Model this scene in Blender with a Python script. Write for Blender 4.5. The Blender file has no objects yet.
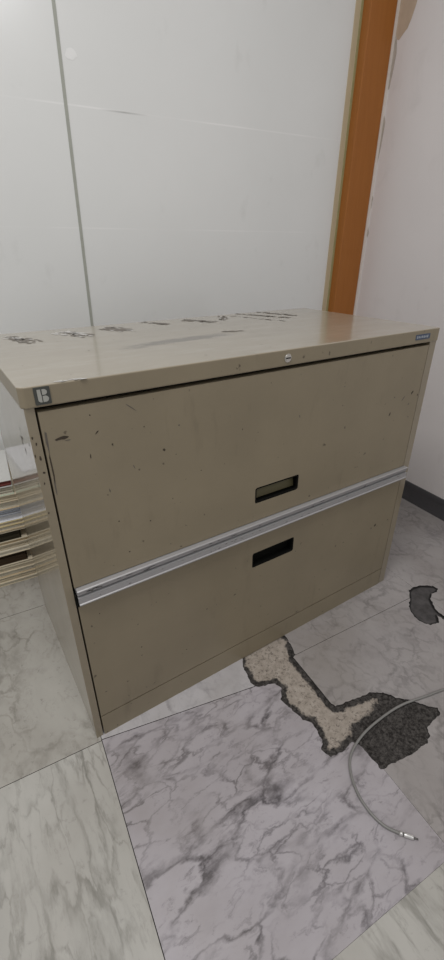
import bpy, bmesh, math, random
from mathutils import Vector, Matrix
from mathutils import noise as mnoise

# ------------------------------------------------------------------ camera, light, exposure
S = bpy.context.scene
COL = S.collection
cam = bpy.data.cameras.new('camera'); camo = bpy.data.objects.new('camera', cam); COL.objects.link(camo)
cam.sensor_fit = 'HORIZONTAL'; cam.sensor_width = 36.0; cam.lens = 36.0 * 434.2 / 444.0
cam.clip_start = 0.02
camo.location = (-0.07878, -0.61232, 0.91125); camo.rotation_euler = (1.08479, 0.00195, -0.57306)
S.camera = camo

W_ = bpy.data.worlds.new('world'); S.world = W_; W_.use_nodes = True
bg = W_.node_tree.nodes['Background']; bg.inputs[0].default_value = (1.0, 0.985, 0.965, 1); bg.inputs[1].default_value = 0.44

def area(name, loc, rot, sx, sy, power, color=(1, 1, 1)):
    l = bpy.data.lights.new(name, 'AREA'); l.shape = 'RECTANGLE'; l.size = sx; l.size_y = sy; l.energy = power; l.color = color
    o = bpy.data.objects.new(name, l); o.location = loc; o.rotation_euler = rot; COL.objects.link(o); return o
area('ceiling_panel_light', (-0.50, -0.45, 2.58), (0, 0, 0), 1.2, 0.9, 32, (1.0, 0.985, 0.97))
area('ceiling_panel_light', (0.33, -2.33, 2.58), (0, 0, 0), 0.5, 0.5, 9, (0.96, 0.98, 1.0))

S.view_settings.view_transform = 'Standard'; S.view_settings.look = 'None'
S.view_settings.exposure = 0.0; S.view_settings.gamma = 1.0; S.view_settings.use_curve_mapping = False

# ------------------------------------------------------------------ room frame (turned a little against the cabinet)
A = 0.085; NN = math.hypot(1, A)
E1 = (1 / NN, -A / NN); E2 = (A / NN, 1 / NN)
def rm(u, v, z=0.0): return Vector((u * E1[0] + v * E2[0], u * E1[1] + v * E2[1], z))
RZ = math.atan2(E1[1], E1[0])
UW = 1.3787          # right wall plane
VG = 0.880           # face of the back wall panels

# ------------------------------------------------------------------ helpers
def obj(name, bm, mats, parent=None, smooth=False, loc=None):
    me = bpy.data.meshes.new(name)
    bmesh.ops.recalc_face_normals(bm, faces=bm.faces[:])
    bm.to_mesh(me); bm.free()
    if not isinstance(mats, (list, tuple)): mats = [mats]
    for m in mats: me.materials.append(m)
    if smooth:
        for p in me.polygons: p.use_smooth = True
    o = bpy.data.objects.new(name, me); COL.objects.link(o)
    if parent: o.parent = parent
    if loc: o.location = loc
    return o
def tag(o, label=None, cat=None, group=None, kind=None):
    if label: o['label'] = label
    if cat: o['category'] = cat
    if group: o['group'] = group
    if kind: o['kind'] = kind
    return o
def empty(name, loc, rz=0):
    o = bpy.data.objects.new(name, None); o.location = loc; o.rotation_euler = (0, 0, rz); o.empty_display_size = 0.05
    COL.objects.link(o); return o
def bevel(o, w, seg=2, ang=35):
    m = o.modifiers.new('bevel', 'BEVEL'); m.width = w; m.segments = seg; m.limit_method = 'ANGLE'; m.angle_limit = math.radians(ang)
    m.harden_normals = False
    return o
def add_box(bm, x0, x1, y0, y1, z0, z1, mi=0):
    v = [bm.verts.new((x, y, z)) for z in (z0, z1) for y in (y0, y1) for x in (x0, x1)]
    for f in ((0, 2, 3, 1), (4, 5, 7, 6), (0, 1, 5, 4), (2, 6, 7, 3), (0, 4, 6, 2), (1, 3, 7, 5)):
        bm.faces.new([v[i] for i in f]).material_index = mi
def add_prism(bm, poly, axis_fn, t0, t1, mi=0):
    """poly: list of 2D points; axis_fn(p, t) -> 3D"""
    a = [bm.verts.new(axis_fn(p, t0)) for p in poly]; b = [bm.verts.new(axis_fn(p, t1)) for p in poly]
    n = len(poly)
    bm.faces.new(a).material_index = mi; bm.faces.new(b[::-1]).material_index = mi
    for i in range(n):
        bm.faces.new((a[i], b[i], b[(i + 1) % n], a[(i + 1) % n])).material_index = mi
def add_tube(bm, pts, r, n=10, mi=0, caps=True):
    pts = [Vector(p) for p in pts]; rings = []
    up = Vector((0, 0, 1))
    for i, p in enumerate(pts):
        d = (pts[min(i + 1, len(pts) - 1)] - pts[max(i - 1, 0)]).normalized()
        s = d.cross(up)
        if s.length < 1e-4: s = Vector((1, 0, 0))
        s.normalize(); t = s.cross(d).normalized()
        rr = r[i] if isinstance(r, (list, tuple)) else r
        rings.append([bm.verts.new(p + (s * math.cos(k * 2 * math.pi / n) + t * math.sin(k * 2 * math.pi / n)) * rr) for k in range(n)])
    for a, b in zip(rings, rings[1:]):
        for k in range(n):
            f = bm.faces.new((a[k], a[(k + 1) % n], b[(k + 1) % n], b[k])); f.material_index = mi; f.smooth = True
    if caps:
        bm.faces.new(rings[0][::-1]).material_index = mi; bm.faces.new(rings[-1]).material_index = mi
def rrect(x0, x1, z0, z1, r, seg=5):
    out = []
    for cx, cz, a0 in ((x1 - r, z0 + r, -90), (x1 - r, z1 - r, 0), (x0 + r, z1 - r, 90), (x0 + r, z0 + r, 180)):
        for k in range(seg + 1):
            a = math.radians(a0 + 90 * k / seg); out.append((cx + r * math.cos(a), cz + r * math.sin(a)))
    return out
def catmull(pts, n=14):
    P = [Vector(p) for p in pts]; P = [P[0] * 2 - P[1]] + P + [P[-1] * 2 - P[-2]]; out = []
    for i in range(1, len(P) - 2):
        for k in range(n):
            t = k / n
            out.append(0.5 * ((2 * P[i]) + (P[i + 1] - P[i - 1]) * t + (2 * P[i - 1] - 5 * P[i] + 4 * P[i + 1] - P[i + 2]) * t * t + (3 * P[i] - P[i - 1] - 3 * P[i + 1] + P[i + 2]) * t ** 3))
    out.append(P[-2]); return out
def plate_with_hole(bm, outer, inner, y0, y1, mi=0):
    """plate in the xz plane with one hole, front at y0, back at y1"""
    loops = []
    for y in (y0, y1):
        oe = [bm.verts.new((x, y, z)) for x, z in outer]; ie = [bm.verts.new((x, y, z)) for x, z in inner]
        ed = [bm.edges.new((l[i], l[(i + 1) % len(l)])) for l in (oe, ie) for i in range(len(l))]
        bmesh.ops.triangle_fill(bm, edges=ed, use_beauty=True)
        loops.append((oe, ie))
    for k in (0, 1):
        a, b = loops[0][k], loops[1][k]
        for i in range(len(a)): bm.faces.new((a[i], a[(i + 1) % len(a)], b[(i + 1) % len(a)], b[i]))
def blob(cx, cy, rx, ry, rnd, n=9, rot=0, jag=0.45):
    out = []
    for k in range(n):
        a = 2 * math.pi * k / n; q = 1 - jag * rnd.random()
        x, y = rx * q * math.cos(a), ry * q * math.sin(a)
        out.append((cx + x * math.cos(rot) - y * math.sin(rot), cy + x * math.sin(rot) + y * math.cos(rot)))
    return out
def flat_poly(bm, pts3, mi):
    try: bm.faces.new([bm.verts.new(p) for p in pts3]).material_index = mi
    except ValueError: pass

# ------------------------------------------------------------------ materials
class NT:
    def __init__(s, name):
        s.m = bpy.data.materials.new(name); s.m.use_nodes = True; s.t = s.m.node_tree
        s.b = s.t.nodes['Principled BSDF']; s.tc = None
    def n(s, typ, **kw):
        nd = s.t.nodes.new(typ)
        for k, v in kw.items(): setattr(nd, k, v)
        return nd
    def l(s, a, b): s.t.links.new(a, b)
    def coord(s, scale=(1, 1, 1), rot=(0, 0, 0), loc=(0, 0, 0)):
        if not s.tc: s.tc = s.n('ShaderNodeTexCoord')
        mp = s.n('ShaderNodeMapping'); mp.inputs['Scale'].default_value = scale; mp.inputs['Rotation'].default_value = rot; mp.inputs['Location'].default_value = loc
        s.l(s.tc.outputs['Object'], mp.inputs[0]); return mp.outputs[0]
    def noise(s, vec, scale, detail=4, rough=0.55, dist=0.0, out=0):
        nd = s.n('ShaderNodeTexNoise'); nd.inputs['Scale'].default_value = scale; nd.inputs['Detail'].default_value = detail
        nd.inputs['Roughness'].default_value = rough; nd.inputs['Distortion'].default_value = dist
        if vec is not None: s.l(vec, nd.inputs['Vector'])
        return nd.outputs[out]
    def ramp(s, fac, stops):
        r = s.n('ShaderNodeValToRGB'); e = r.color_ramp.elements
        while len(e) < len(stops): e.new(0.5)
        for i, (p, c) in enumerate(stops):
            e[i].position = p; e[i].color = (c, c, c, 1) if isinstance(c, (int, float)) else (*c, 1)
        s.l(fac, r.inputs[0]); return r.outputs[0]
    def mix(s, fac, a, b, mode='MIX'):
        m = s.n('ShaderNodeMix', data_type='RGBA', blend_type=mode)
        for sock, v in ((m.inputs[0], fac), (m.inputs[6], a), (m.inputs[7], b)):
            if isinstance(v, (int, float)): sock.default_value = v
            elif isinstance(v, (tuple, list)): sock.default_value = (*v, 1)
            else: s.l(v, sock)
        return m.outputs[2]
    def math(s, op, a, b=0.0, c=None):
        m = s.n('ShaderNodeMath', operation=op)
        for i, v in enumerate((a, b) if c is None else (a, b, c)):
            if isinstance(v, (int, float)): m.inputs[i].default_value = v
            else: s.l(v, m.inputs[i])
        return m.outputs[0]
    def sep(s, vec):
        x = s.n('ShaderNodeSeparateXYZ'); s.l(vec, x.inputs[0]); return x.outputs
    def bump(s, h, strength=0.2, dist=0.01):
        b = s.n('ShaderNodeBump'); b.inputs['Strength'].default_value = strength; b.inputs['Distance'].default_value = dist
        s.l(h, b.inputs['Height']); s.l(b.outputs[0], s.b.inputs['Normal'])
    def col(s, c):
        if isinstance(c, tuple): s.b.inputs['Base Color'].default_value = (*c, 1)
        else: s.l(c, s.b.inputs['Base Color'])
        return s
    def set(s, rough=0.5, metal=0.0, spec=0.5, coat=0.0, coat_r=0.1):
        if isinstance(rough, (int, float)): s.b.inputs['Roughness'].default_value = rough
        else: s.l(rough, s.b.inputs['Roughness'])
        s.b.inputs['Metallic'].default_value = metal; s.b.inputs['Specular IOR Level'].default_value = spec
        s.b.inputs['Coat Weight'].default_value = coat; s.b.inputs['Coat Roughness'].default_value = coat_r
        return s
def srgb(r, g, b):
    f = lambda c: (c / 255 / 12.92) if c / 255 <= 0.04045 else ((c / 255 + 0.055) / 1.055) ** 2.4
    return (f(r), f(g), f(b))
def simple(name, c, rough=0.5, metal=0.0, var=0.12, scale=60, spec=0.5):
    t = NT(name); nz = t.noise(t.coord(), scale, 3)
    t.col(t.mix(nz, tuple(x * (1 - var) for x in c), tuple(min(1, x * (1 + var)) for x in c))).set(rough, metal, spec); return t.m

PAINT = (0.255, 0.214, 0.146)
def paint(name, rough, dirt=0.12, coat=0.0, c=PAINT, grime=False, specks=True, coat_r=0.08):
    t = NT(name); v = t.coord()
    n1 = t.noise(v, 5, 5, 0.6); n2 = t.noise(v, 90, 3)
    f = t.ramp(n1, [(0.3, 0.0), (0.75, 1.0)])
    base = t.mix(f, tuple(x * (1 - dirt) for x in c), tuple(x * (1 + dirt * 0.5) for x in c))
    base = t.mix(t.math('MULTIPLY', n2, 0.10), base, tuple(x * 0.7 for x in c))
    if specks:   # small chips and specks of dirt
        n3 = t.noise(v, 70, 2, 0.5)
        base = t.mix(t.ramp(n3, [(0.70, 0.0), (0.76, 0.75)]), base, (0.05, 0.035, 0.022))
        n4 = t.noise(t.coord((1, 1, 0.25)), 22, 4, 0.6)
        base = t.mix(t.ramp(n4, [(0.60, 0.0), (0.75, 0.25)]), base, (0.09, 0.07, 0.045))
    if grime:    # wear and smears on the top
        g = t.noise(t.coord((2.2, 7, 1), (0, 0, 0.25)), 2.6, 6, 0.62, 0.6)
        base = t.mix(t.ramp(g, [(0.52, 0.0), (0.75, 0.30)]), base, tuple(x * 0.62 for x in c))
        g2 = t.noise(t.coord((1.2, 5, 1), (0, 0, 0.2), (3, 1, 0)), 6, 6, 0.7)
        base = t.mix(t.ramp(g2, [(0.50, 0.0), (0.75, 0.35)]), base, (0.46, 0.43, 0.38))
        # one long brown smear in the middle of the top
        X, Y, Z = t.sep(t.coord())
        wob = t.math('MULTIPLY', t.math('SUBTRACT', t.noise(t.coord(), 9, 3), 0.5), 0.05)
        yy = t.math('ABSOLUTE', t.math('SUBTRACT', t.math('ADD', Y, wob), t.math('MULTIPLY_ADD', X, 0.10, 0.150)))
        my = t.math('SMOOTH_MIN', t.math('MAXIMUM', t.math('SUBTRACT', 1.0, t.math('DIVIDE', yy, 0.026)), 0.0), 1.0, 0.1)
        xx = t.math('ABSOLUTE', t.math('SUBTRACT', X, 0.335))
        mx = t.math('MINIMUM', t.math('MAXIMUM', t.math('SUBTRACT', 1.0, t.math('DIVIDE', xx, 0.14)), 0.0), 1.0)
        mm = t.math('MULTIPLY', t.math('MULTIPLY', my, mx), t.ramp(t.noise(t.coord((1, 4, 1)), 25, 5, 0.7), [(0.35, 0.1), (0.6, 1.0)]))
        base = t.mix(t.math('MINIMUM', t.math('MULTIPLY', mm, 4.5), 0.9), base, (0.085, 0.068, 0.048))
    t.col(base)
    rr = t.math('ADD', t.math('MULTIPLY', t.noise(v, 14, 4), 0.12), rough - 0.06)
    t.set(rr, 0.0, 0.5, coat, coat_r); t.bump(n2, 0.03, 0.002); return t.m
M = {}
M['paint_front'] = paint('beige_paint_front', 0.42)
M['paint_side'] = paint('beige_paint_body', 0.36, coat=0.75, specks=False, coat_r=0.07)
M['paint_top_lit'] = paint('beige_paint_top_lit', 0.30, dirt=0.10, coat=0.8, c=(0.30, 0.262, 0.200), grime=True, specks=False, coat_r=0.12)  # lighter copy of the cabinet paint, carries the light on the top
M['scuff'] = simple('bare_scuff', (0.045, 0.032, 0.02), 0.7, var=0.4)
M['scuff_grey'] = simple('scuff_grey', (0.11, 0.095, 0.08), 0.6, var=0.4)
M['residue_dark'] = simple('tape_residue_dark', (0.17, 0.15, 0.13), 0.6, var=0.5, scale=200)
M['residue_light'] = simple('tape_residue_light', (0.46, 0.45, 0.43), 0.8, var=0.2)
M['void'] = simple('dark_interior', (0.008, 0.007, 0.006), 0.9)
M['black_plastic'] = simple('black_plastic', (0.006, 0.006, 0.005), 0.85, spec=0.1)
M['olive'] = simple('olive_flap', (0.115, 0.10, 0.05), 0.45)
t = NT('brushed_rail'); v = t.coord((0.3, 40, 40)); nz = t.noise(v, 30, 3)
t.col(t.mix(nz, (0.33, 0.325, 0.33), (0.43, 0.425, 0.43))).set(0.42, 0.35); M['rail'] = t.m
M['rail_dark'] = simple('rail_grime', (0.10, 0.095, 0.09), 0.6)
M['chrome'] = simple('lock_chrome', (0.62, 0.61, 0.58), 0.25, 0.9)
M['badge_dark'] = simple('badge_dark', (0.055, 0.058, 0.052), 0.4)
M['badge_light'] = simple('badge_light', (0.36, 0.36, 0.33), 0.4)
M['badge_blue'] = simple('badge_blue', (0.05, 0.075, 0.13), 0.35)
M['badge_ink'] = simple('badge_letters', (0.33, 0.36, 0.40), 0.4)

# marble floor tiles
def marble(name, c0, c1, cv, vscale, stretch, rot, vein_amt, seed, width=0.035, speck=0.3):
    t = NT(name)
    v = t.coord(stretch, (0, 0, rot), (seed, seed * 1.7, 0))
    warp = t.noise(v, vscale * 1.3, 5, 0.6, 0, 1)
    vm = t.n('ShaderNodeVectorMath', operation='MULTIPLY_ADD'); t.l(warp, vm.inputs[0]); vm.inputs[1].default_value = (1.15 / vscale, 1.15 / vscale, 0); t.l(v, vm.inputs[2])
    w = vm.outputs[0]
    cloud = t.noise(v, vscale * 0.6, 6, 0.65)
    base = t.mix(t.ramp(cloud, [(0.3, 0), (0.7, 1)]), c0, c1)
    def veins(scale, wd, lo, hi, amt, off):
        nonlocal base
        vo = t.n('ShaderNodeTexVoronoi', feature='DISTANCE_TO_EDGE'); vo.inputs['Scale'].default_value = scale
        t.l(w, vo.inputs['Vector'])
        jit = t.math('MULTIPLY', t.math('SUBTRACT', t.noise(v, vscale * 6, 4, 0.7), 0.5), wd * 1.2)
        d = t.math('ADD', vo.outputs['Distance'], jit)
        line = t.ramp(d, [(0.0, 1.0), (wd * 0.30, 0.55), (wd * 0.75, 0.0)])
        msk = t.ramp(t.noise(v, vscale * 0.8 + off, 4, 0.6), [(lo, 0.0), (hi, 1.0)])
        base = t.mix(t.math('MULTIPLY', t.math('MULTIPLY', line, msk), amt), base, cv)
    veins(vscale, width * 2.4, 0.42, 0.62, vein_amt, 0)
    veins(vscale * 2.1, width * 2.6, 0.42, 0.62, vein_amt * 0.8, 1.3)
    vv = t.coord()
    blot = t.noise(w, vscale * 3.2, 6, 0.75)
    base = t.mix(t.ramp(blot, [(0.56, 0.0), (0.68, vein_amt * 0.55)]), base, cv)
    sp = t.noise(vv, 55, 4, 0.7)
    base = t.mix(t.ramp(sp, [(0.60, 0.0), (0.76, speck)]), base, tuple(x * 0.45 for x in cv))
    gr = t.noise(vv, 2.6, 4, 0.6)
    base = t.mix(t.ramp(gr, [(0.45, 0.0), (0.75, 0.40)]), base, (0.18, 0.155, 0.125))
    t.col(base); t.set(t.math('ADD', t.math('MULTIPLY', t.noise(vv, 9, 3), 0.2), 0.27), 0, 0.4); t.bump(sp, 0.03, 0.001); return t.m
M['tile_edge'] = simple('tile_broken_edge', (0.022, 0.019, 0.017), 0.9, var=0.5, scale=300)
M['tile_lilac'] = marble('marble_lilac', (0.35, 0.325, 0.345), (0.42, 0.395, 0.42), (0.078, 0.07, 0.078), 9, (0.8, 1.6, 1), -0.25, 0.95, 3.1, 0.045)
M['tile_cream'] = marble('marble_cream', (0.38, 0.37, 0.342), (0.45, 0.438, 0.408), (0.15, 0.145, 0.125), 6, (2.6, 0.7, 1), -0.35, 0.7, 7.7, 0.045, 0.35)
M['tile_grey'] = marble('marble_grey', (0.29, 0.27, 0.268), (0.35, 0.33, 0.325), (0.13, 0.12, 0.12), 10, (1.2, 1, 1), 1.0, 0.6, 5.3, 0.05)
M['tile_white'] = marble('marble_white', (0.40, 0.385, 0.395), (0.48, 0.465, 0.475), (0.2, 0.19, 0.2), 8, (1.5, 1, 1), 0.2, 0.5, 9.4, 0.04)
M['tile_worn'] = marble('marble_worn', (0.33, 0.315, 0.285), (0.42, 0.405, 0.37), (0.12, 0.105, 0.085), 6, (1.6, 1, 1), 0.6, 0.55, 2.2, 0.05, 0.5)

t = NT('screed_with_old_adhesive')
at = t.n('ShaderNodeAttribute', attribute_name='adhesive'); v = t.coord()
n1 = t.noise(v, 60, 5, 0.65); n2 = t.noise(v, 160, 4, 0.7)
cem = t.mix(t.ramp(n1, [(0.3, 0), (0.7, 1)]), (0.26, 0.225, 0.19), (0.40, 0.355, 0.31))
cem = t.mix(t.ramp(n2, [(0.53, 0.0), (0.66, 0.8)]), cem, (0.07, 0.055, 0.045))
adh = t.mix(t.ramp(n2, [(0.38, 0), (0.66, 1)]), (0.014, 0.012, 0.011), (0.085, 0.078, 0.073))
f = t.math('ADD', at.outputs['Fac'], t.math('MULTIPLY', t.math('SUBTRACT', n1, 0.5), 1.5))
t.col(t.mix(t.ramp(f, [(0.38, 0), (0.62, 1)]), cem, adh)).set(0.85, 0, 0.25); t.bump(n2, 0.5, 0.003); M['screed'] = t.m

t = NT('smooth_dark_adhesive')
at = t.n('ShaderNodeAttribute', attribute_name='adhesive'); n1 = t.noise(t.coord(), 45, 4, 0.6)
f = t.math('ADD', at.outputs['Fac'], t.math('MULTIPLY', t.math('SUBTRACT', n1, 0.5), 0.5))
t.col(t.mix(t.ramp(f, [(0.2, 0), (0.6, 1)]), t.mix(t.ramp(n1, [(0.35, 0), (0.65, 1)]), (0.045, 0.042, 0.042), (0.085, 0.08, 0.08)), (0.012, 0.011, 0.011))).set(0.7, 0, 0.3); M['adhesive'] = t.m

# wall finishes
t = NT('back_panel_white_laminate'); v = t.coord(); X, Y, Z = t.sep(v)
n1 = t.noise(v, 3, 4); n2 = t.noise(t.coord((1, 1, 0.6)), 12, 5, 0.6)
base = t.mix(n1, (0.69, 0.70, 0.69), (0.76, 0.77, 0.765))
base = t.mix(t.ramp(n2, [(0.62, 0.0), (0.80, 0.25)]), base, (0.42, 0.42, 0.40))
for zz, amp in ((1.254, 0.85), (0.971, 0.45)):
    d = t.math('ABSOLUTE', t.math('SUBTRACT', Z, zz))
    ln = t.math('MAXIMUM', t.math('SUBTRACT', 1.0, t.math('DIVIDE', d, 0.0032)), 0.0)
    br = t.ramp(t.noise(t.coord((1, 1, 0.01)), 4.5, 2), [(0.40, 0.15), (0.62, 1.0)])
    base = t.mix(t.math('MULTIPLY', t.math('MULTIPLY', ln, br), amp), base, (0.86, 0.86, 0.86))
d = t.math('ABSOLUTE', t.math('SUBTRACT', Z, 1.2525)); ln = t.math('MAXIMUM', t.math('SUBTRACT', 1.0, t.math('DIVIDE', d, 0.003)), 0.0)
xm = t.math('MAXIMUM', t.math('SUBTRACT', 1.0, t.math('DIVIDE', t.math('ABSOLUTE', t.math('SUBTRACT', X, 0.46)), 0.07)), 0.0)
base = t.mix(t.math('MULTIPLY', t.math('MULTIPLY', ln, xm), 0.7), base, (0.25, 0.25, 0.24))
t.col(base).set(0.28, 0, 0.5, 0.6, 0.16); M['panel'] = t.m
M['panel_mark'] = simple('panel_sticker_residue', (0.79, 0.795, 0.79), 0.35, var=0.05)
M['strip'] = simple('grey_green_joint_strip', (0.36, 0.37, 0.33), 0.4)
M['reflection_tan'] = simple('tan_post_reflection', (0.52, 0.44, 0.30), 0.35, var=0.08, scale=12)  # colour of the post mirrored in the panel
M['gasket'] = simple('olive_gasket', (0.33, 0.30, 0.15), 0.45)
M['plain_wall'] = simple('plain_white_wall', (0.6, 0.58, 0.57), 0.8, var=0.04, scale=6)
t = NT('right_wall_white_paint'); v = t.coord()
base = t.mix(t.noise(v, 3.5, 4), (0.64, 0.605, 0.60), (0.70, 0.665, 0.66))
sm = t.noise(t.coord((1, 2, 1.2)), 6, 5, 0.62, 0.4)
base = t.mix(t.ramp(sm, [(0.58, 0.0), (0.80, 0.22)]), base, (0.40, 0.375, 0.36))
t.col(base).set(0.7, 0, 0.3); t.bump(t.noise(v, 90, 3), 0.05, 0.002); M['right_wall'] = t.m
M['peel'] = simple('tan_peeled_plaster', (0.46, 0.36, 0.27), 0.9, var=0.15, scale=40)
M['chip'] = simple('grey_paint_chip', (0.40, 0.355, 0.31), 0.9, var=0.25, scale=80)
M['caulk'] = simple('white_filler', (0.66, 0.60, 0.55), 0.7, var=0.06)
t = NT('orange_stained_wood'); v = t.coord((14, 14, 0.8))
g = t.noise(v, 7, 5, 0.6, 0.8); g2 = t.noise(t.coord((60, 60, 1.5)), 6, 3)
base = t.mix(g, (0.30, 0.105, 0.018), (0.40, 0.15, 0.030))
base = t.mix(t.math('MULTIPLY', g2, 0.25), base, (0.22, 0.07, 0.015))
t.col(base).set(0.45, 0, 0.35); M['wood'] = t.m
M['rubber'] = simple('charcoal_vinyl', (0.065, 0.063, 0.068), 0.4, var=0.2)

# ------------------------------------------------------------------ setting: walls and trims
def room_empty_matrix(o):
    o.rotation_euler = (0, 0, RZ)
def rbox(bm, u0, u1, v0, v1, z0, z1, mi=0): add_box(bm, u0, u1, v0, v1, z0, z1, mi)      # in room axes; object carries the turn
LEAN = 0.016         # the partition, post and wall stand slightly out of plumb
def robj(name, bm, mats, parent=None, smooth=False, lean=True):
    if lean:
        for vt in bm.verts: vt.co.x += LEAN * (vt.co.z - 0.5)
    o = obj(name, bm, mats, parent, smooth)
    if not parent: o.rotation_euler = (0, 0, RZ)
    return o
HZ = 2.6
bm = bmesh.new(); rbox(bm, -1.8, UW + 0.1, VG + 0.012, VG + 0.1, 0, HZ)
wb = tag(robj('wall_back', bm, M['plain_wall'], lean=False), kind='structure')
SU = 0.2900
bm = bmesh.new(); rbox(bm, -1.8, SU - 0.0042, VG, VG + 0.012, 0, HZ)
robj('panel', bm, M['panel'], wb)
bm = bmesh.new(); rbox(bm, SU + 0.0042, 1.232, VG, VG + 0.012, 0, HZ)
pts = blob(0.318, 1.357, 0.017, 0.016, random.Random(5), 12, 0.3, 0.3)
flat_poly(bm, [(x, VG - 0.0003, z) for x, z in pts], 1)
robj('panel', bm, [M['panel'], M['panel_mark']], wb)
bm = bmesh.new(); rbox(bm, SU - 0.0042, SU + 0.0042, VG - 0.0015, VG + 0.012, 0, HZ)
robj('joint_strip', bm, M['strip'], wb)
bm = bmesh.new(); rbox(bm, 1.2535, 1.2600, VG - 0.006, VG + 0.012, 0, HZ)
robj('gasket', bm, M['gasket'], wb)

bm = bmesh.new(); rbox(bm, 1.2315, 1.254, VG - 0.0015, VG + 0.012, 0, HZ)  # flat strip painted as the post's reflection in the glossy panel
robj('post_reflection', bm, M['reflection_tan'], wb)

# wooden post in the corner
bm = bmesh.new(); rbox(bm, 1.2595, 1.3695, VG - 0.041, VG + 0.012, 0, HZ)
o = tag(robj('trim_1', bm, M['wood']), 'orange-brown stained wooden post in the corner between the white panels and the right wall', 'post', kind='structure')
bevel(o, 0.003, 2)
bm = bmesh.new(); rbox(bm, 1.3690, UW + 0.002, VG - 0.0440, VG + 0.012, 0, HZ)
tag(robj('trim_2', bm, M['caulk']), kind='structure')

# right wall with the torn paint by the post
bm = bmesh.new(); rbox(bm, UW, UW + 0.1, -1.9, VG + 0.012, 0, HZ)
def wallpoly(pts, mi, d=0.0004):
    flat_poly(bm, [(UW - d, v_ + 0.015 * (z_ - 0.5), z_) for v_, z_ in pts], mi)
wallpoly([(0.8345, 1.95), (0.70, 1.95), (0.712, 1.80), (0.735, 1.66), (0.750, 1.592), (0.762, 1.560), (0.773, 1.541), (0.789, 1.531), (0.803, 1.521), (0.812, 1.525), (0.8345, 1.56)], 1)
rnd = random.Random(4)
wallpoly([(0.8345, 1.56), (0.812, 1.525), (0.806, 1.49), (0.811, 1.44), (0.817, 1.40), (0.823, 1.40), (0.822, 1.47), (0.8345, 1.50)], 2)
wallpoly([(0.823, 1.33), (0.814, 1.31), (0.818, 1.24), (0.826, 1.19), (0.829, 1.25)], 2)
wallpoly([(0.829, 1.10), (0.823, 1.085), (0.826, 1.05), (0.830, 1.06)], 2)
wallpoly([(0.828, 0.99), (0.820, 0.97), (0.825, 0.955), (0.831, 0.965)], 2)
tag(robj('wall_right', bm, [M['right_wall'], M['peel'], M['chip']]), kind='structure')

# vinyl cove base along the right wall and behind
prof = [(0, 0), (-0.0095, 0), (-0.0085, 0.006), (-0.0055, 0.016), (-0.0042, 0.030), (-0.0042, 0.056), (-0.0062, 0.060), (-0.0066, 0.072), (-0.0050, 0.0795), (-0.002, 0.081), (0.02, 0.081), (0.02, 0)]
bm = bmesh.new(); add_prism(bm, prof, lambda p, s: (UW - 0.0066 + p[0] * 0.6, s, p[1]), -1.9, VG - 0.045)
tag(robj('baseboard_right', bm, M['rubber'], lean=False), kind='structure')
bm = bmesh.new(); add_prism(bm, prof, lambda p, s: (s, VG + p[0], p[1]), -1.8, 1.25)
tag(robj('baseboard_back', bm, M['rubber'], lean=False), kind='structure')

# ------------------------------------------------------------------ floor: loose square tiles, two of them broken open
H1 = [(0.352, -0.073), (0.359, -0.088), (0.399, -0.101), (0.403, -0.119), (0.383, -0.143), (0.387, -0.169), (0.393, -0.206), (0.406, -0.221), (0.396, -0.261), (0.381, -0.276), (0.385, -0.295), (0.413, -0.302), (0.446, -0.298), (0.455, -0.312), (0.453, -0.369), (0.488, -0.374), (0.539, -0.383), (0.58, -0.385), (0.596, -0.378), (0.605, -0.365), (0.634, -0.363), (0.659, -0.362), (0.667, -0.35), (0.649, -0.33), (0.631, -0.304), (0.608, -0.28), (0.596, -0.257), (0.568, -0.242), (0.519, -0.231), (0.478, -0.222), (0.4731, -0.2125), (0.4788, -0.1467), (0.4855, -0.0679), (0.496, -0.064), (0.512, -0.012), (0.515, 0.05), (0.385, 0.05), (0.377, 0.003), (0.358, -0.031)]
H2 = [(0.939, -0.074), (0.958, -0.071), (0.989, -0.077), (1.02, -0.1), (1.024, -0.116), (1.008, -0.121), (0.986, -0.12), (0.963, -0.13), (0.943, -0.156), (0.936, -0.17), (0.934, -0.193), (0.937, -0.218), (0.924, -0.219), (0.922, -0.2), (0.921, -0.180), (0.91, -0.19), (0.901, -0.199), (0.872, -0.191), (0.864, -0.178), (0.861, -0.158), (0.871, -0.128), (0.888, -0.111), (0.904, -0.102), (0.922, -0.089)]
STRAIGHT = {(0.4731, -0.2125), (0.4788, -0.1467), (0.4855, -0.0679), (0.446, -0.298), (0.455, -0.312)}
def jag(poly, step=0.004, amp=0.0034, seed=0):
    out = []
    for i, p in enumerate(poly):
        q = poly[(i + 1) % len(poly)]; L = math.hypot(q[0] - p[0], q[1] - p[1]); n = max(1, int(L / step))
        for k in range(n):
            x = p[0] + (q[0] - p[0]) * k / n; y = p[1] + (q[1] - p[1]) * k / n
            a_ = 0.15 if (p in STRAIGHT and q in STRAIGHT) else 1.0
            nv = mnoise.noise_vector(Vector((x * 130, y * 130, seed))); out.append((x + nv.x * amp * a_, y + nv.y * amp * a_))
    return out
J1, J2 = jag(H1, seed=1.3), jag(H2, seed=4.1)
Us = [-1.43, -0.95, -0.472, 0.0075, 0.4875, 0.966, UW]
Vs = [-1.92, -1.44, -0.963, -0.486, -0.010, 0.464, VG]
TH = 0.003
mats = [M['tile_edge'], M['tile_cream'], M['tile_lilac'], M['tile_grey'], M['tile_white'], M['tile_worn']]
kind = {(2, 3): 1, (3, 3): 2, (2, 2): 1, (3, 2): 1, (4, 3): 3, (4, 2): 1, (5, 3): 3, (2, 4): 5, (2, 5): 5, (3, 4): 4, (4, 4): 3, (5, 4): 3, (3, 5): 5, (5, 2): 3, (4, 5): 3, (5, 5): 3, (1, 4): 1, (1, 3): 5, (1, 5): 1}
bm = bmesh.new()
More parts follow.
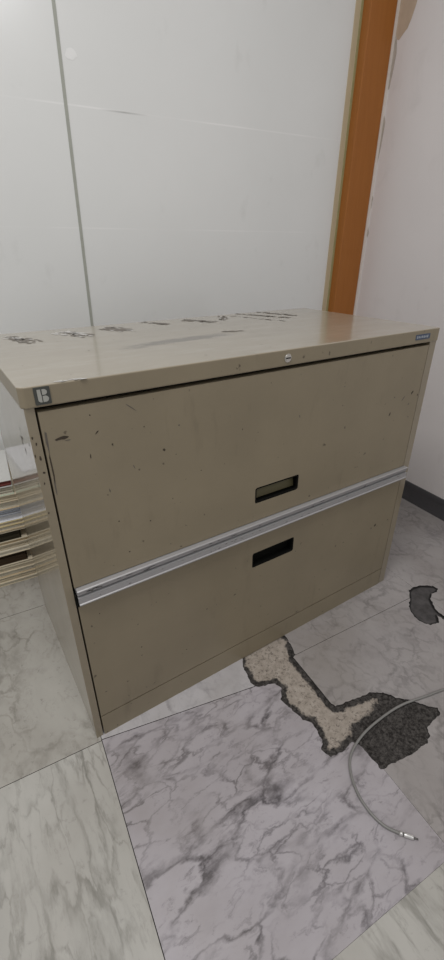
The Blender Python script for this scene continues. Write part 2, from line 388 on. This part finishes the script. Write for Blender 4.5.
for i in range(len(Us) - 1):
    for j in range(len(Vs) - 1):
        u0, u1, v0, v1 = Us[i], Us[i + 1], Vs[j], Vs[j + 1]
        gu = lambda k: 0.0007 if k == 3 else 0.0002
        gv = lambda k: 0.0006 if (k in (4, 5) and i <= 3) else 0.00015
        a0, a1, b0, b1 = u0 + gu(i), u1 - gu(i + 1), v0 + gv(j), v1 - gv(j + 1)
        q = [[a0, b0], [a1, b0], [a1, b1], [a0, b1]]
        if (i, j) == (3, 3): q[3][1] = -0.0090; q[2][1] = -0.0685
        if (i, j) == (3, 4): q[0][1] = -0.0075; q[1][1] = -0.0670
        if (i, j) == (4, 3): q[2][1] = -0.016; q[3][1] = -0.0245; pass
        if (i, j) == (4, 4): q[1][1] = -0.015; q[0][1] = -0.0235; pass
        mi = kind.get((i, j), 1 + (i * 3 + j) % 2)
        top = [bm.verts.new(rm(a, b, 0)) for a, b in q]; bot = [bm.verts.new(rm(a, b, -TH)) for a, b in q]
        bm.faces.new(top).material_index = mi; bm.faces.new(bot[::-1]).material_index = 0
        for k in range(4): bm.faces.new((top[k], bot[k], bot[(k + 1) % 4], top[(k + 1) % 4])).material_index = 0
fl = obj('floor', bm, mats)
cutters = []
for J in (J1, J2):
    bm = bmesh.new(); add_prism(bm, J, lambda p, s: (p[0], p[1], s), -0.02, 0.02)
    c = obj('cutter', bm, mats); cutters.append(c)
    md = fl.modifiers.new('cut', 'BOOLEAN'); md.operation = 'DIFFERENCE'; md.object = c; md.solver = 'EXACT'
bpy.context.view_layer.update()
dg = bpy.context.evaluated_depsgraph_get()
me = bpy.data.meshes.new_from_object(fl.evaluated_get(dg)); fl.modifiers.clear(); fl.data = me; me.name = 'floor'
for c in cutters: bpy.data.objects.remove(c)
tag(fl, kind='structure')

# the screed below, with dark adhesive left where the tiles broke away
def seg_d(p, a, b):
    ax, ay = b[0] - a[0], b[1] - a[1]; L = ax * ax + ay * ay
    t_ = max(0, min(1, ((p[0] - a[0]) * ax + (p[1] - a[1]) * ay) / L)) if L else 0
    return math.hypot(p[0] - a[0] - ax * t_, p[1] - a[1] - ay * t_)
def pdist(p, poly): return min(seg_d(p, poly[i], poly[(i + 1) % len(poly)]) for i in range(len(poly)))
def inside(p, poly):
    c = False
    for i in range(len(poly)):
        a, b = poly[i], poly[i - 1]
        if (a[1] > p[1]) != (b[1] > p[1]) and p[0] < (b[0] - a[0]) * (p[1] - a[1]) / (b[1] - a[1]) + a[0]: c = not c
    return c
DARK = [(0.60, -0.250), (0.569, -0.262), (0.527, -0.273), (0.479, -0.272), (0.446, -0.284), (0.41, -0.29), (0.391, -0.317), (0.443, -0.40), (0.534, -0.42), (0.70, -0.40), (0.72, -0.346), (0.65, -0.26)]
bm = bmesh.new(); lay = bm.verts.layers.float.new('adhesive')
def gridpatch(x0, x1, y0, y1, step, fn, z):
    nx, ny = int((x1 - x0) / step), int((y1 - y0) / step); g = {}
    for a in range(nx + 1):
        for b in range(ny + 1):
            p = (x0 + (x1 - x0) * a / nx, y0 + (y1 - y0) * b / ny)
            vv = bm.verts.new((*p, z)); vv[lay] = fn(p) if fn else 0.0; g[a, b] = vv
    for a in range(nx):
        for b in range(ny): bm.faces.new((g[a, b], g[a + 1, b], g[a + 1, b + 1], g[a, b + 1]))
def f1(p):
    edge = max(0.0, 1.0 - pdist(p, H1) / 0.023) * 1.25
    if p[1] > -0.03: edge *= 0.6
    d = pdist(p, DARK); dk = (0.5 + min(0.5, d / 0.03)) if inside(p, DARK) else max(0.0, 0.5 - d / 0.03)
    return max(edge, dk)
gridpatch(0.34, 0.70, -0.40, 0.06, 0.005, f1, -TH)
sub = obj('subfloor', bm, M['screed'], fl)
bm = bmesh.new(); lay = bm.verts.layers.float.new('adhesive')
gridpatch(0.84, 1.04, -0.24, -0.06, 0.004, lambda p: max(0.0, 1.0 - pdist(p, H2) / 0.009), -TH)
obj('adhesive_layer', bm, M['adhesive'], fl)
bm = bmesh.new(); add_prism(bm, [tuple(rm(-1.43, -1.92)[:2]), tuple(rm(UW, -1.92)[:2]), tuple(rm(UW, VG)[:2]), tuple(rm(-1.43, VG)[:2])], lambda p, s: (p[0], p[1], s), -0.05, -TH - 0.0008)
obj('screed_base', bm, M['tile_edge'], fl)

# ------------------------------------------------------------------ the filing cabinet
CW, CD, CH = 0.914, 0.4615, 0.7537
ZC = 0.7238; XL, XR = 0.0165, 0.8875
cab = tag(empty('filing_cabinet', (0, 0, 0)), 'beige two-drawer metal lateral filing cabinet with scuffed paint standing on the marble tiles', 'filing cabinet')
bm = bmesh.new()
add_box(bm, 0, XL - 0.003, 0, CD, 0, ZC)                    # left side with its front flange
add_box(bm, XR + 0.003, CW, 0, CD, 0, ZC)                   # right side
add_box(bm, XL - 0.003, XR + 0.003, CD - 0.012, CD, 0, ZC)  # back
rnd = random.Random(11)
for x, z, rx, rz in ((0.003, 0.682, .0016, .003), (0.0065, 0.672, .0016, .003), (0.008, 0.650, .0018, .004), (0.0085, 0.627, .0025, .0022), (0.002, 0.655, .001, .004), (0.006, 0.61, .0012, .003), (0.003, 0.56, .0015, .002)):
    flat_poly(bm, [(a, -0.0003, b) for a, b in blob(x, z, rx, rz, rnd)], 1)
for y, z, ry, rz in ((0.090, 0.647, .004, .010), (0.076, 0.636, .003, .009), (0.086, 0.668, .002, .008), (0.083, 0.655, .006, .003), (0.10, 0.652, .003, .003), (0.02, 0.665, .004, .005), (0.018, 0.60, .003, .006)):
    flat_poly(bm, [(-0.0003, a, b) for a, b in blob(y, z, ry, rz, rnd, jag=0.7)], 1)
body = obj('body', bm, [M['paint_side'], M['scuff']], cab); 
# black sheet added as the shade inside, seen through the gaps
bm = bmesh.new(); add_box(bm, XL - 0.003, XR + 0.003, 0.019, 0.022, 0.004, ZC - 0.001)
obj('gap_shade_sheet', bm, M['void'], cab)

# top with folded down rim
bm = bmesh.new()
ch = 0.006
poly = [(-0.003 + ch, -0.003), (CW + 0.002 - 0.003, -0.003), (CW + 0.002, 0.0), (CW + 0.002, CD + 0.002), (-0.003, CD + 0.002), (-0.003, -0.003 + ch)]
add_prism(bm, poly, lambda p, s: (p[0], p[1], s), ZC, CH)
for f_ in bm.faces:
    if abs(f_.calc_center_median().z - (ZC + CH) / 2) < 0.005: f_.material_index = 3
ZT = CH + 0.0004
rnd = random.Random(21)
def residue(x0, y0, x1, y1, w, n, light=0.3, size=0.008):
    L = math.hypot(x1 - x0, y1 - y0); rot = math.atan2(y1 - y0, x1 - x0)
    for k in range(n):
        s = rnd.random(); q = (rnd.random() - 0.5) * w
        cx = x0 + (x1 - x0) * s - math.sin(rot) * q; cy = y0 + (y1 - y0) * s + math.cos(rot) * q
        r = size * (0.4 + rnd.random())
        flat_poly(bm, [(a, b, ZT + 0.00004 * (k % 6)) for a, b in blob(cx, cy, r * 1.5, r * 0.7, rnd, 8, rot + rnd.uniform(-.4, .4), 0.6)], 2 if rnd.random() < light else 1)
residue(0.052, 0.415, 0.092, 0.315, 0.034, 60, 0.35)
residue(0.16, 0.412, 0.20, 0.330, 0.040, 60, 0.5)
residue(0.265, 0.42, 0.292, 0.350, 0.045, 40, 0.25)
residue(0.375, 0.452, 0.41, 0.385, 0.020, 40, 0.05, 0.006)
residue(0.475, 0.43, 0.525, 0.36, 0.030, 46, 0.1, 0.006)
residue(0.565, 0.375, 0.60, 0.44, 0.020, 34, 0.1, 0.006)
residue(0.660, 0.46, 0.735, 0.305, 0.012, 70, 0.0, 0.006)
residue(0.735, 0.46, 0.775, 0.33, 0.012, 60, 0.0, 0.006)
residue(0.62, 0.43, 0.68, 0.275, 0.010, 34, 0.0, 0.005)
residue(0.46, 0.225, 0.51, 0.208, 0.010, 16, 0.0, 0.006)
residue(0.048, 0.001, 0.085, -0.0005, 0.006, 14, 1.0, 0.004)
for k in range(46):
    flat_poly(bm, [(a, b, ZT) for a, b in blob(rnd.uniform(.02, .9), rnd.uniform(.02, .44), rnd.uniform(.001, .004), rnd.uniform(.0008, .002), rnd)], 1)
o = obj('top', bm, [M['paint_top_lit'], M['residue_dark'], M['residue_light'], M['paint_front']], cab); bevel(o, 0.003, 3)

# drawers
def drawer(z0, z1, hole, scuffs, seed):
    bm = bmesh.new()
    plate_with_hole(bm, [(XL, z0), (XR, z0), (XR, z1), (XL, z1)], rrect(*hole, 0.005), -0.001, 0.017)
    fr = random.Random(seed)
    for x, z, rx, rz, rot, mi in scuffs:
        flat_poly(bm, [(a, -0.0013, b) for a, b in blob(x, z, rx, rz, fr, 10, rot, 0.5)], mi)
    d = obj('drawer', bm, [M['paint_front'], M['scuff'], M['scuff_grey']], cab)
    return d
sc = [(0.042, 0.674, .011, .0035, 0.05, 1), (0.05, 0.669, .006, .001, 0, 2), (0.021, 0.672, .002, .025, 0.0, 2), (0.0205, 0.635, .0018, .030, 0.0, 1), (0.020, 0.60, .0015, .02, 0, 2),
      (0.093, 0.672, .005, .0018, 0.8, 1), (0.114, 0.647, .0016, .003, 0, 1), (0.078, 0.636, .001, .005, 0, 1), (0.200, 0.618, .003, .0035, 0.4, 1), (0.168, 0.665, .0015, .0015, 0, 1),
      (0.086, 0.70, .0015, .0015, 0, 1), (0.86, 0.609, .007, .003, 0.9, 1), (0.883, 0.599, .0025, .0035, 0, 1), (0.829, 0.599, .009, .002, 0.9, 2), (0.854, 0.581, .004, .002, 0.6, 2),
      (0.788, 0.567, .007, .0025, 1.1, 1), (0.795, 0.607, .003, .002, .5, 2), (0.5, 0.618, .0015, .004, 0.1, 2), (0.145, 0.60, .001, .006, 0.3, 2), (0.23, 0.655, .002, .002, 0, 2),
      (0.164, 0.489, .002, .002, 0, 1), (0.108, 0.508, .0015, .002, 0, 1), (0.27, 0.56, .0015, .0015, 0, 1), (0.36, 0.62, .0012, .002, 0, 1), (0.12, 0.44, .002, .0015, 0, 1), (0.62, 0.66, .0015, .0015, 0, 2),
      (0.15, 0.70, .012, .001, -0.7, 2), (0.2, 0.425, .0015, .001, 0, 1), (0.45, 0.54, .001, .0018, 0, 1), (0.7, 0.49, .0015, .0012, 0, 2), (0.10, 0.57, .0012, .004, 0.2, 2), (0.21, 0.52, .001, .002, 0, 1)]
d1 = drawer(0.4050, 0.7165, (0.3955, 0.5125, 0.4475, 0.4845), sc, 3)
sc = [(0.868, 0.242, .003, .003, 0, 1), (0.815, 0.243, .006, .004, 0.5, 1), (0.80, 0.238, .003, .003, 0, 2), (0.825, 0.236, .003, .002, 0, 2), (0.12, 0.20, .0015, .002, 0, 1), (0.22, 0.13, .002, .0015, 0, 1), (0.35, 0.30, .001, .003, .2, 2),
      (0.05, 0.33, .0012, .002, 0, 1), (0.6, 0.16, .0015, .0015, 0, 1), (0.3, 0.22, .001, .002, 0, 2), (0.7, 0.30, .0015, .001, 0, 2), (0.16, 0.30, .001, .0015, 0, 1), (0.45, 0.11, .002, .001, 0, 1)]
d2 = drawer(0.0605, 0.3690, (0.3945, 0.5150, 0.2795, 0.3195), sc, 5)
def pocket(hole, depth, parent, flap):
    x0, x1, z0, z1 = hole; bm = bmesh.new()
    outer = rrect(x0 - 0.0002, x1 + 0.0002, z0 - 0.0002, z1 + 0.0002, 0.005); inner = rrect(x0 + 0.0035, x1 - 0.0035, z0 + 0.0035, z1 - 0.0035, 0.003)
    plate_with_hole(bm, outer, inner, -0.0004, 0.004)
    add_box(bm, x0 - 0.002, x1 + 0.002, depth, depth + 0.002, z0 - 0.002, z1 + 0.002)
    g = 0.0006
    for b in ((x0 + 0.0001, x0 + g, z0, z1), (x1 - g, x1 - 0.0001, z0, z1), (x0 + g, x1 - g, z0 + 0.0001, z0 + g), (x0 + g, x1 - g, z1 - g, z1 - 0.0001)):
        add_box(bm, b[0], b[1], 0.0035, depth, b[2], b[3])
    for cx, cz in ((x0, z0), (x0, z1), (x1, z0), (x1, z1)):      # filled corners
        sx = 1 if cx == x0 else -1; sz = 1 if cz == z0 else -1
        add_box(bm, min(cx, cx + sx * 0.0035), max(cx, cx + sx * 0.0035), 0.0035, depth, min(cz, cz + sz * 0.0035), max(cz, cz + sz * 0.0035))
    p = obj('recessed_handle', bm, M['black_plastic'], parent)
    if flap:
        bm = bmesh.new()
        q = [(x0 + 0.001, 0.013, z0 + 0.004), (x1 - 0.001, 0.013, z0 + 0.004), (x1 - 0.001, 0.019, z1 - 0.001), (x0 + 0.001, 0.019, z1 - 0.001)]
        a = [bm.verts.new(c) for c in q]; b = [bm.verts.new((c[0], c[1] + 0.0015, c[2])) for c in q]
        bm.faces.new(a); bm.faces.new(b[::-1])
        for k in range(4): bm.faces.new((a[k], b[k], b[(k + 1) % 4], a[(k + 1) % 4]))
        tag(obj('flap', bm, M['olive'], p), 'olive flap inside the upper handle')
    return p
pocket((0.3955, 0.5125, 0.4475, 0.4845), 0.019, d1, True)
pocket((0.3945, 0.5150, 0.2795, 0.3195), 0.0186, d2, False)

# aluminium pull rail between the drawers
prof = [(0.014, 0.4035), (-0.010, 0.4035), (-0.012, 0.4025), (-0.012, 0.4010), (-0.0095, 0.4000), (-0.0085, 0.3920), (0.002, 0.3912), (0.002, 0.3896), (-0.0115, 0.3885), (-0.0115, 0.3762), (-0.0135, 0.3752), (-0.0135, 0.3732), (-0.011, 0.3722), (0.014, 0.3722)]
bm = bmesh.new(); add_prism(bm, prof, lambda p, s: (s, p[0], p[1]), XL + 0.0015, XR + 0.006)
rnd = random.Random(8)
for k in range(26):
    x = rnd.choice((rnd.uniform(.03, .16), rnd.uniform(.03, .88)))
    flat_poly(bm, [(a, -0.00975, b) for a, b in blob(x, rnd.uniform(.393, .3985), rnd.uniform(.002, .008), rnd.uniform(.0006, .0013), rnd)], 1)
    flat_poly(bm, [(a, -0.0118, b) for a, b in blob(rnd.uniform(.03, .88), rnd.uniform(.378, .387), rnd.uniform(.001, .004), rnd.uniform(.0004, .001), rnd)], 1)
tag(obj('pull_rail', bm, [M['rail'], M['rail_dark']], cab), 'grey aluminium pull rail across the front between the drawers')
bm = bmesh.new(); add_box(bm, XL - 0.0025, XL + 0.0015, -0.006, 0.014, 0.366, 0.391)
obj('rail_end', bm, M['black_plastic'], cab)

bm = bmesh.new(); add_box(bm, XL, XR, -0.001, 0.016, 0.0, 0.0575)
obj('kick_plate', bm, M['paint_front'], cab)

# lock
bm = bmesh.new()
def ycyl(bm, cx, cz, r, y0, y1, n=24, mi=0): add_prism(bm, [(cx + r * math.cos(2 * math.pi * k / n), cz + r * math.sin(2 * math.pi * k / n)) for k in range(n)], lambda p, s: (p[0], s, p[1]), y0, y1, mi)
ycyl(bm, 0.456, 0.7385, 0.0078, -0.0045, 0.002); ycyl(bm, 0.456, 0.7385, 0.0060, -0.0055, -0.004)
lk = obj('lock', bm, M['chrome'], cab)
bm = bmesh.new(); add_box(bm, 0.4505, 0.4615, -0.0059, -0.0050, 0.7374, 0.7396)
obj('keyhole', bm, M['void'], lk)

# square badge with its light letter
bm = bmesh.new(); add_prism(bm, rrect(0.0160, 0.0370, 0.7275, 0.7515, 0.001, 2), lambda p, s: (p[0], s, p[1]), -0.0042, -0.002)
bd = obj('badge', bm, M['badge_dark'], cab)
bm = bmesh.new(); X0, Z0 = 0.0160, 0.7275; k_ = 0.021
def gl(pts): add_prism(bm, [(X0 + a * k_, Z0 + b * 0.024) for a, b in pts], lambda p, s: (p[0], s, p[1]), -0.0047, -0.0040)
def arc(cx, cy, rx, ry, a0, a1, n=8): return [(cx + rx * math.cos(math.radians(a0 + (a1 - a0) * k / n)), cy + ry * math.sin(math.radians(a0 + (a1 - a0) * k / n))) for k in range(n + 1)]
gl([(0.20, 0.86), (0.20, 0.30)] + arc(0.36, 0.30, 0.16, 0.16, 180, 270, 5) + [(0.44, 0.14), (0.44, 0.58), (0.42, 0.62), (0.42, 0.86)])
gl([(0.50, 0.86), (0.50, 0.55)] + arc(0.64, 0.705, 0.17, 0.155, -90, 90))
gl([(0.50, 0.49), (0.50, 0.14)] + arc(0.67, 0.315, 0.19, 0.175, -90, 90))
obj('badge_letter', bm, M['badge_light'], bd)

# small blue maker's plate at the right end of the rim
bm = bmesh.new(); add_prism(bm, rrect(0.828, 0.879, 0.7330, 0.7445, 0.001, 2), lambda p, s: (p[0], s, p[1]), -0.0040, -0.002)
bp = obj('nameplate', bm, M['badge_blue'], cab)
bm = bmesh.new()
x = 0.831
for k, w in enumerate((.004, .005, .003, .005, .0045, .004, .005)):
    add_box(bm, x, x + w * 0.8, -0.0044, -0.0038, 0.7360 + 0.0006 * (k % 2), 0.7415 - 0.0004 * (k % 3)); x += w + 0.0018
obj('lettering', bm, M['badge_ink'], bp)

# ------------------------------------------------------------------ stack of files behind the cabinet's left side
def folder_mat(name, c, rough=0.75): return simple(name, c, rough, var=0.10, scale=25, spec=0.2)
MF = {'cream': folder_mat('cream_card', (0.60, 0.53, 0.40)), 'manila': folder_mat('manila_card', (0.55, 0.44, 0.28)), 'white': folder_mat('white_sheets', (0.70, 0.71, 0.74)),
      'ivory': folder_mat('ivory_sheets', (0.64, 0.60, 0.50)), 'dark': folder_mat('olive_gap_shade', (0.035, 0.03, 0.018), 0.6), 'brown': folder_mat('brown_gap_shade', (0.045, 0.028, 0.015), 0.6),  # dark and brown paint the shade in gaps between files
      'red': folder_mat('red_spine', (0.22, 0.065, 0.055)), 'mint': folder_mat('pale_green_card', (0.50, 0.58, 0.47)), 'grey': folder_mat('pale_grey_cover', (0.55, 0.55, 0.53)), 'yellow': folder_mat('straw_card', (0.60, 0.50, 0.27)), 'blue': folder_mat('blue_grey_cover', (0.25, 0.27, 0.31))}
def make_file(z0, z1, cover, paper, u1, v0, label, rot, cov=0.0016, name='file_folder', cat='file', length=0.31, depth=0.235):
    h = z1 - z0
    root = tag(empty(name, rm(u1 - length, v0, z0), RZ + rot), label, cat, 'files stacked behind the cabinet')
    rnd = random.Random(int(z0 * 1e4))
    # cover: one folded card, spine at the back
    bm = bmesh.new()
    def wavy(za, zb, x0, x1, y0, y1, amp):
        n = 10; prev = None
        ph = rnd.random() * 6
        for i in range(n + 1):
            x = x0 + (x1 - x0) * i / n; dz = amp * math.sin(ph + i * 0.55)
            r = [bm.verts.new((x, y0, za + dz)), bm.verts.new((x, y1, za)), bm.verts.new((x, y1, zb)), bm.verts.new((x, y0, zb + dz))]
            if prev:
                for k in range(4): bm.faces.new((prev[k], r[k], r[(k + 1) % 4], prev[(k + 1) % 4]))
            else: bm.faces.new(r)
            prev = r
        bm.faces.new(prev[::-1])
    c = min(cov, h * 0.35)
    wavy(0.0002, c, 0, length, 0, depth, 0)
    wavy(h - c, h - 0.0002, 0, length, 0, depth, 0)
    add_box(bm, 0, length, depth - c, depth, c, h - c)
    obj('cover', bm, cover, root)
    bm = bmesh.new(); n = max(1, int(h / 0.004)); zz = c
    for k in range(n):
        z2 = c + (h - 2 * c) * (k + 1) / n; j = 0.0025 + 0.0045 * rnd.random()
        add_box(bm, 0.004 + 0.003 * rnd.random(), length - 0.001 - 0.003 * rnd.random(), j, depth - c, zz, z2 - 0.00025); zz = z2
    obj('pages', bm, paper, root)
    return root
fs = [  # z0, z1, cover, pages, right end, front, label
    (0.000, 0.012, 'cream', 'ivory', -0.020, 0.604, 'cream file at the very bottom of the stack on the floor'),
    (0.012, 0.032, 'cream', 'cream', -0.022, 0.602, 'thin cream file second from the floor in the stack'),
    (0.032, 0.050, 'manila', 'ivory', -0.016, 0.606, 'pale manila file third from the floor in the stack'),
    (0.050, 0.067, 'cream', 'cream', -0.018, 0.603, 'cream file fourth from the floor in the stack of files'),
    (0.067, 0.075, 'cream', 'ivory', -0.012, 0.601, 'slim cream sheaf directly below the lower dark brown gap filler'),
    (0.075, 0.110, 'brown', 'brown', -0.054, 0.606, 'dark brown filler for a shaded gap, the lower of the two in the stack'),  # dark block added for the shade of an open gap between files
    (0.110, 0.124, 'cream', 'ivory', -0.018, 0.601, 'cream file lying on the lower dark brown gap filler'),
    (0.124, 0.145, 'ivory', 'cream', -0.012, 0.603, 'ivory file between the two dark gap fillers'),
    (0.145, 0.157, 'cream', 'manila', -0.015, 0.601, 'cream file right under the upper dark olive gap filler'),
    (0.157, 0.186, 'dark', 'dark', -0.056, 0.605, 'dark olive filler for a shaded gap, the upper of the two in the stack'),  # second dark block, paints the shaded void higher up
    (0.186, 0.192, 'cream', 'ivory', -0.020, 0.602, 'thin cream sheaf lying on the upper dark olive gap filler'),
    (0.192, 0.207, 'manila', 'ivory', -0.012, 0.603, 'manila file a little above the upper dark olive gap filler'),
    (0.207, 0.221, 'yellow', 'cream', -0.016, 0.601, 'straw yellow file below the white ones in the stack'),
    (0.221, 0.240, 'white', 'white', -0.020, 0.604, 'thick white sheaf of papers, lowest of the white ones'),
    (0.240, 0.250, 'blue', 'white', -0.018, 0.602, 'lower thin white sheaf with blue-grey cover lying on the thick white sheaf'),
    (0.250, 0.259, 'blue', 'white', -0.015, 0.601, 'upper thin white sheaf with blue-grey cover directly below the thick manila file'),
    (0.259, 0.283, 'manila', 'ivory', -0.012, 0.603, 'thick manila file above the blue-grey covers'),
    (0.283, 0.304, 'cream', 'cream', -0.016, 0.602, 'cream file third from the top of the stack'),
    (0.304, 0.330, 'mint', 'ivory', -0.046, 0.604, 'pale green file under the red-edged one'),
    (0.330, 0.350, 'grey', 'red', -0.045, 0.601, 'red-edged pale grey notebook on top of the stack'),
]
rr = random.Random(2)
for k, (z0, z1, c, p, u1, v0, lab) in enumerate(fs):
    make_file(z0, z1, MF[c], MF[p], u1, v0, lab, rr.uniform(-0.006, 0.006))
bm = bmesh.new(); add_box(bm, 0, 0.21, 0, 0.205, 0, 0.004)
o = tag(obj('paper_sheet', bm, MF['white']), 'white sheets of paper lying on the top of the file stack', 'paper'); o.location = rm(-0.305, 0.622, 0.3502); o.rotation_euler = (0, 0, RZ)

# ------------------------------------------------------------------ grey cable on the floor
cb = tag(empty('cable', (0.55, -0.30, 0)), 'thin grey cable curling over the broken tile, ending in a silver plug', 'cable')
O = Vector((0.55, -0.30, 0))
cp = [(1.25, -0.52), (0.98, -0.43), (0.84, -0.368), (0.72, -0.331), (0.667, -0.318), (0.607, -0.303), (0.551, -0.298), (0.484, -0.300), (0.43, -0.313), (0.40, -0.335), (0.380, -0.371), (0.374, -0.407), (0.379, -0.436), (0.3925, -0.458)]
R_ = 0.0027
P3 = [Vector((x, y, R_ + 0.0002)) - O for x, y in cp]
bm = bmesh.new(); add_tube(bm, catmull(P3, 12), R_, 10)
t = NT('grey_cable_jacket'); t.col(t.mix(t.noise(t.coord(), 40, 3), (0.17, 0.165, 0.158), (0.24, 0.235, 0.225))).set(0.45); M['cable'] = t.m
obj('jacket', bm, M['cable'], cb)
M['plug_metal'] = simple('plug_metal', (0.62, 0.61, 0.60), 0.3, 0.6)
a = P3[-1]; d = (Vector((0.412, -0.482, R_)) - Vector((0.3925, -0.458, R_))).normalized()
up = Vector((0, 0, 0.0012))
bm = bmesh.new(); add_tube(bm, [a - d * 0.002 + up, a + d * 0.004 + up], 0.0037, 14)
obj('ferrule', bm, M['plug_metal'], cb)
bm = bmesh.new(); add_tube(bm, [a + d * 0.0035 + up, a + d * 0.0055 + up], 0.0030, 14)
obj('ring', bm, M['black_plastic'], cb)
bm = bmesh.new(); add_tube(bm, [a + d * 0.0052 + up, a + d * 0.0065 + up, a + d * 0.020 + up, a + d * 0.0215 + up], [0.0034, 0.0039, 0.0039, 0.0033], 16)
obj('plug', bm, M['plug_metal'], cb)
bm = bmesh.new(); add_tube(bm, [a + d * 0.021 + up, a + d * 0.029 + up], [0.0018, 0.0014], 10)
obj('pin', bm, M['rail_dark'], cb)
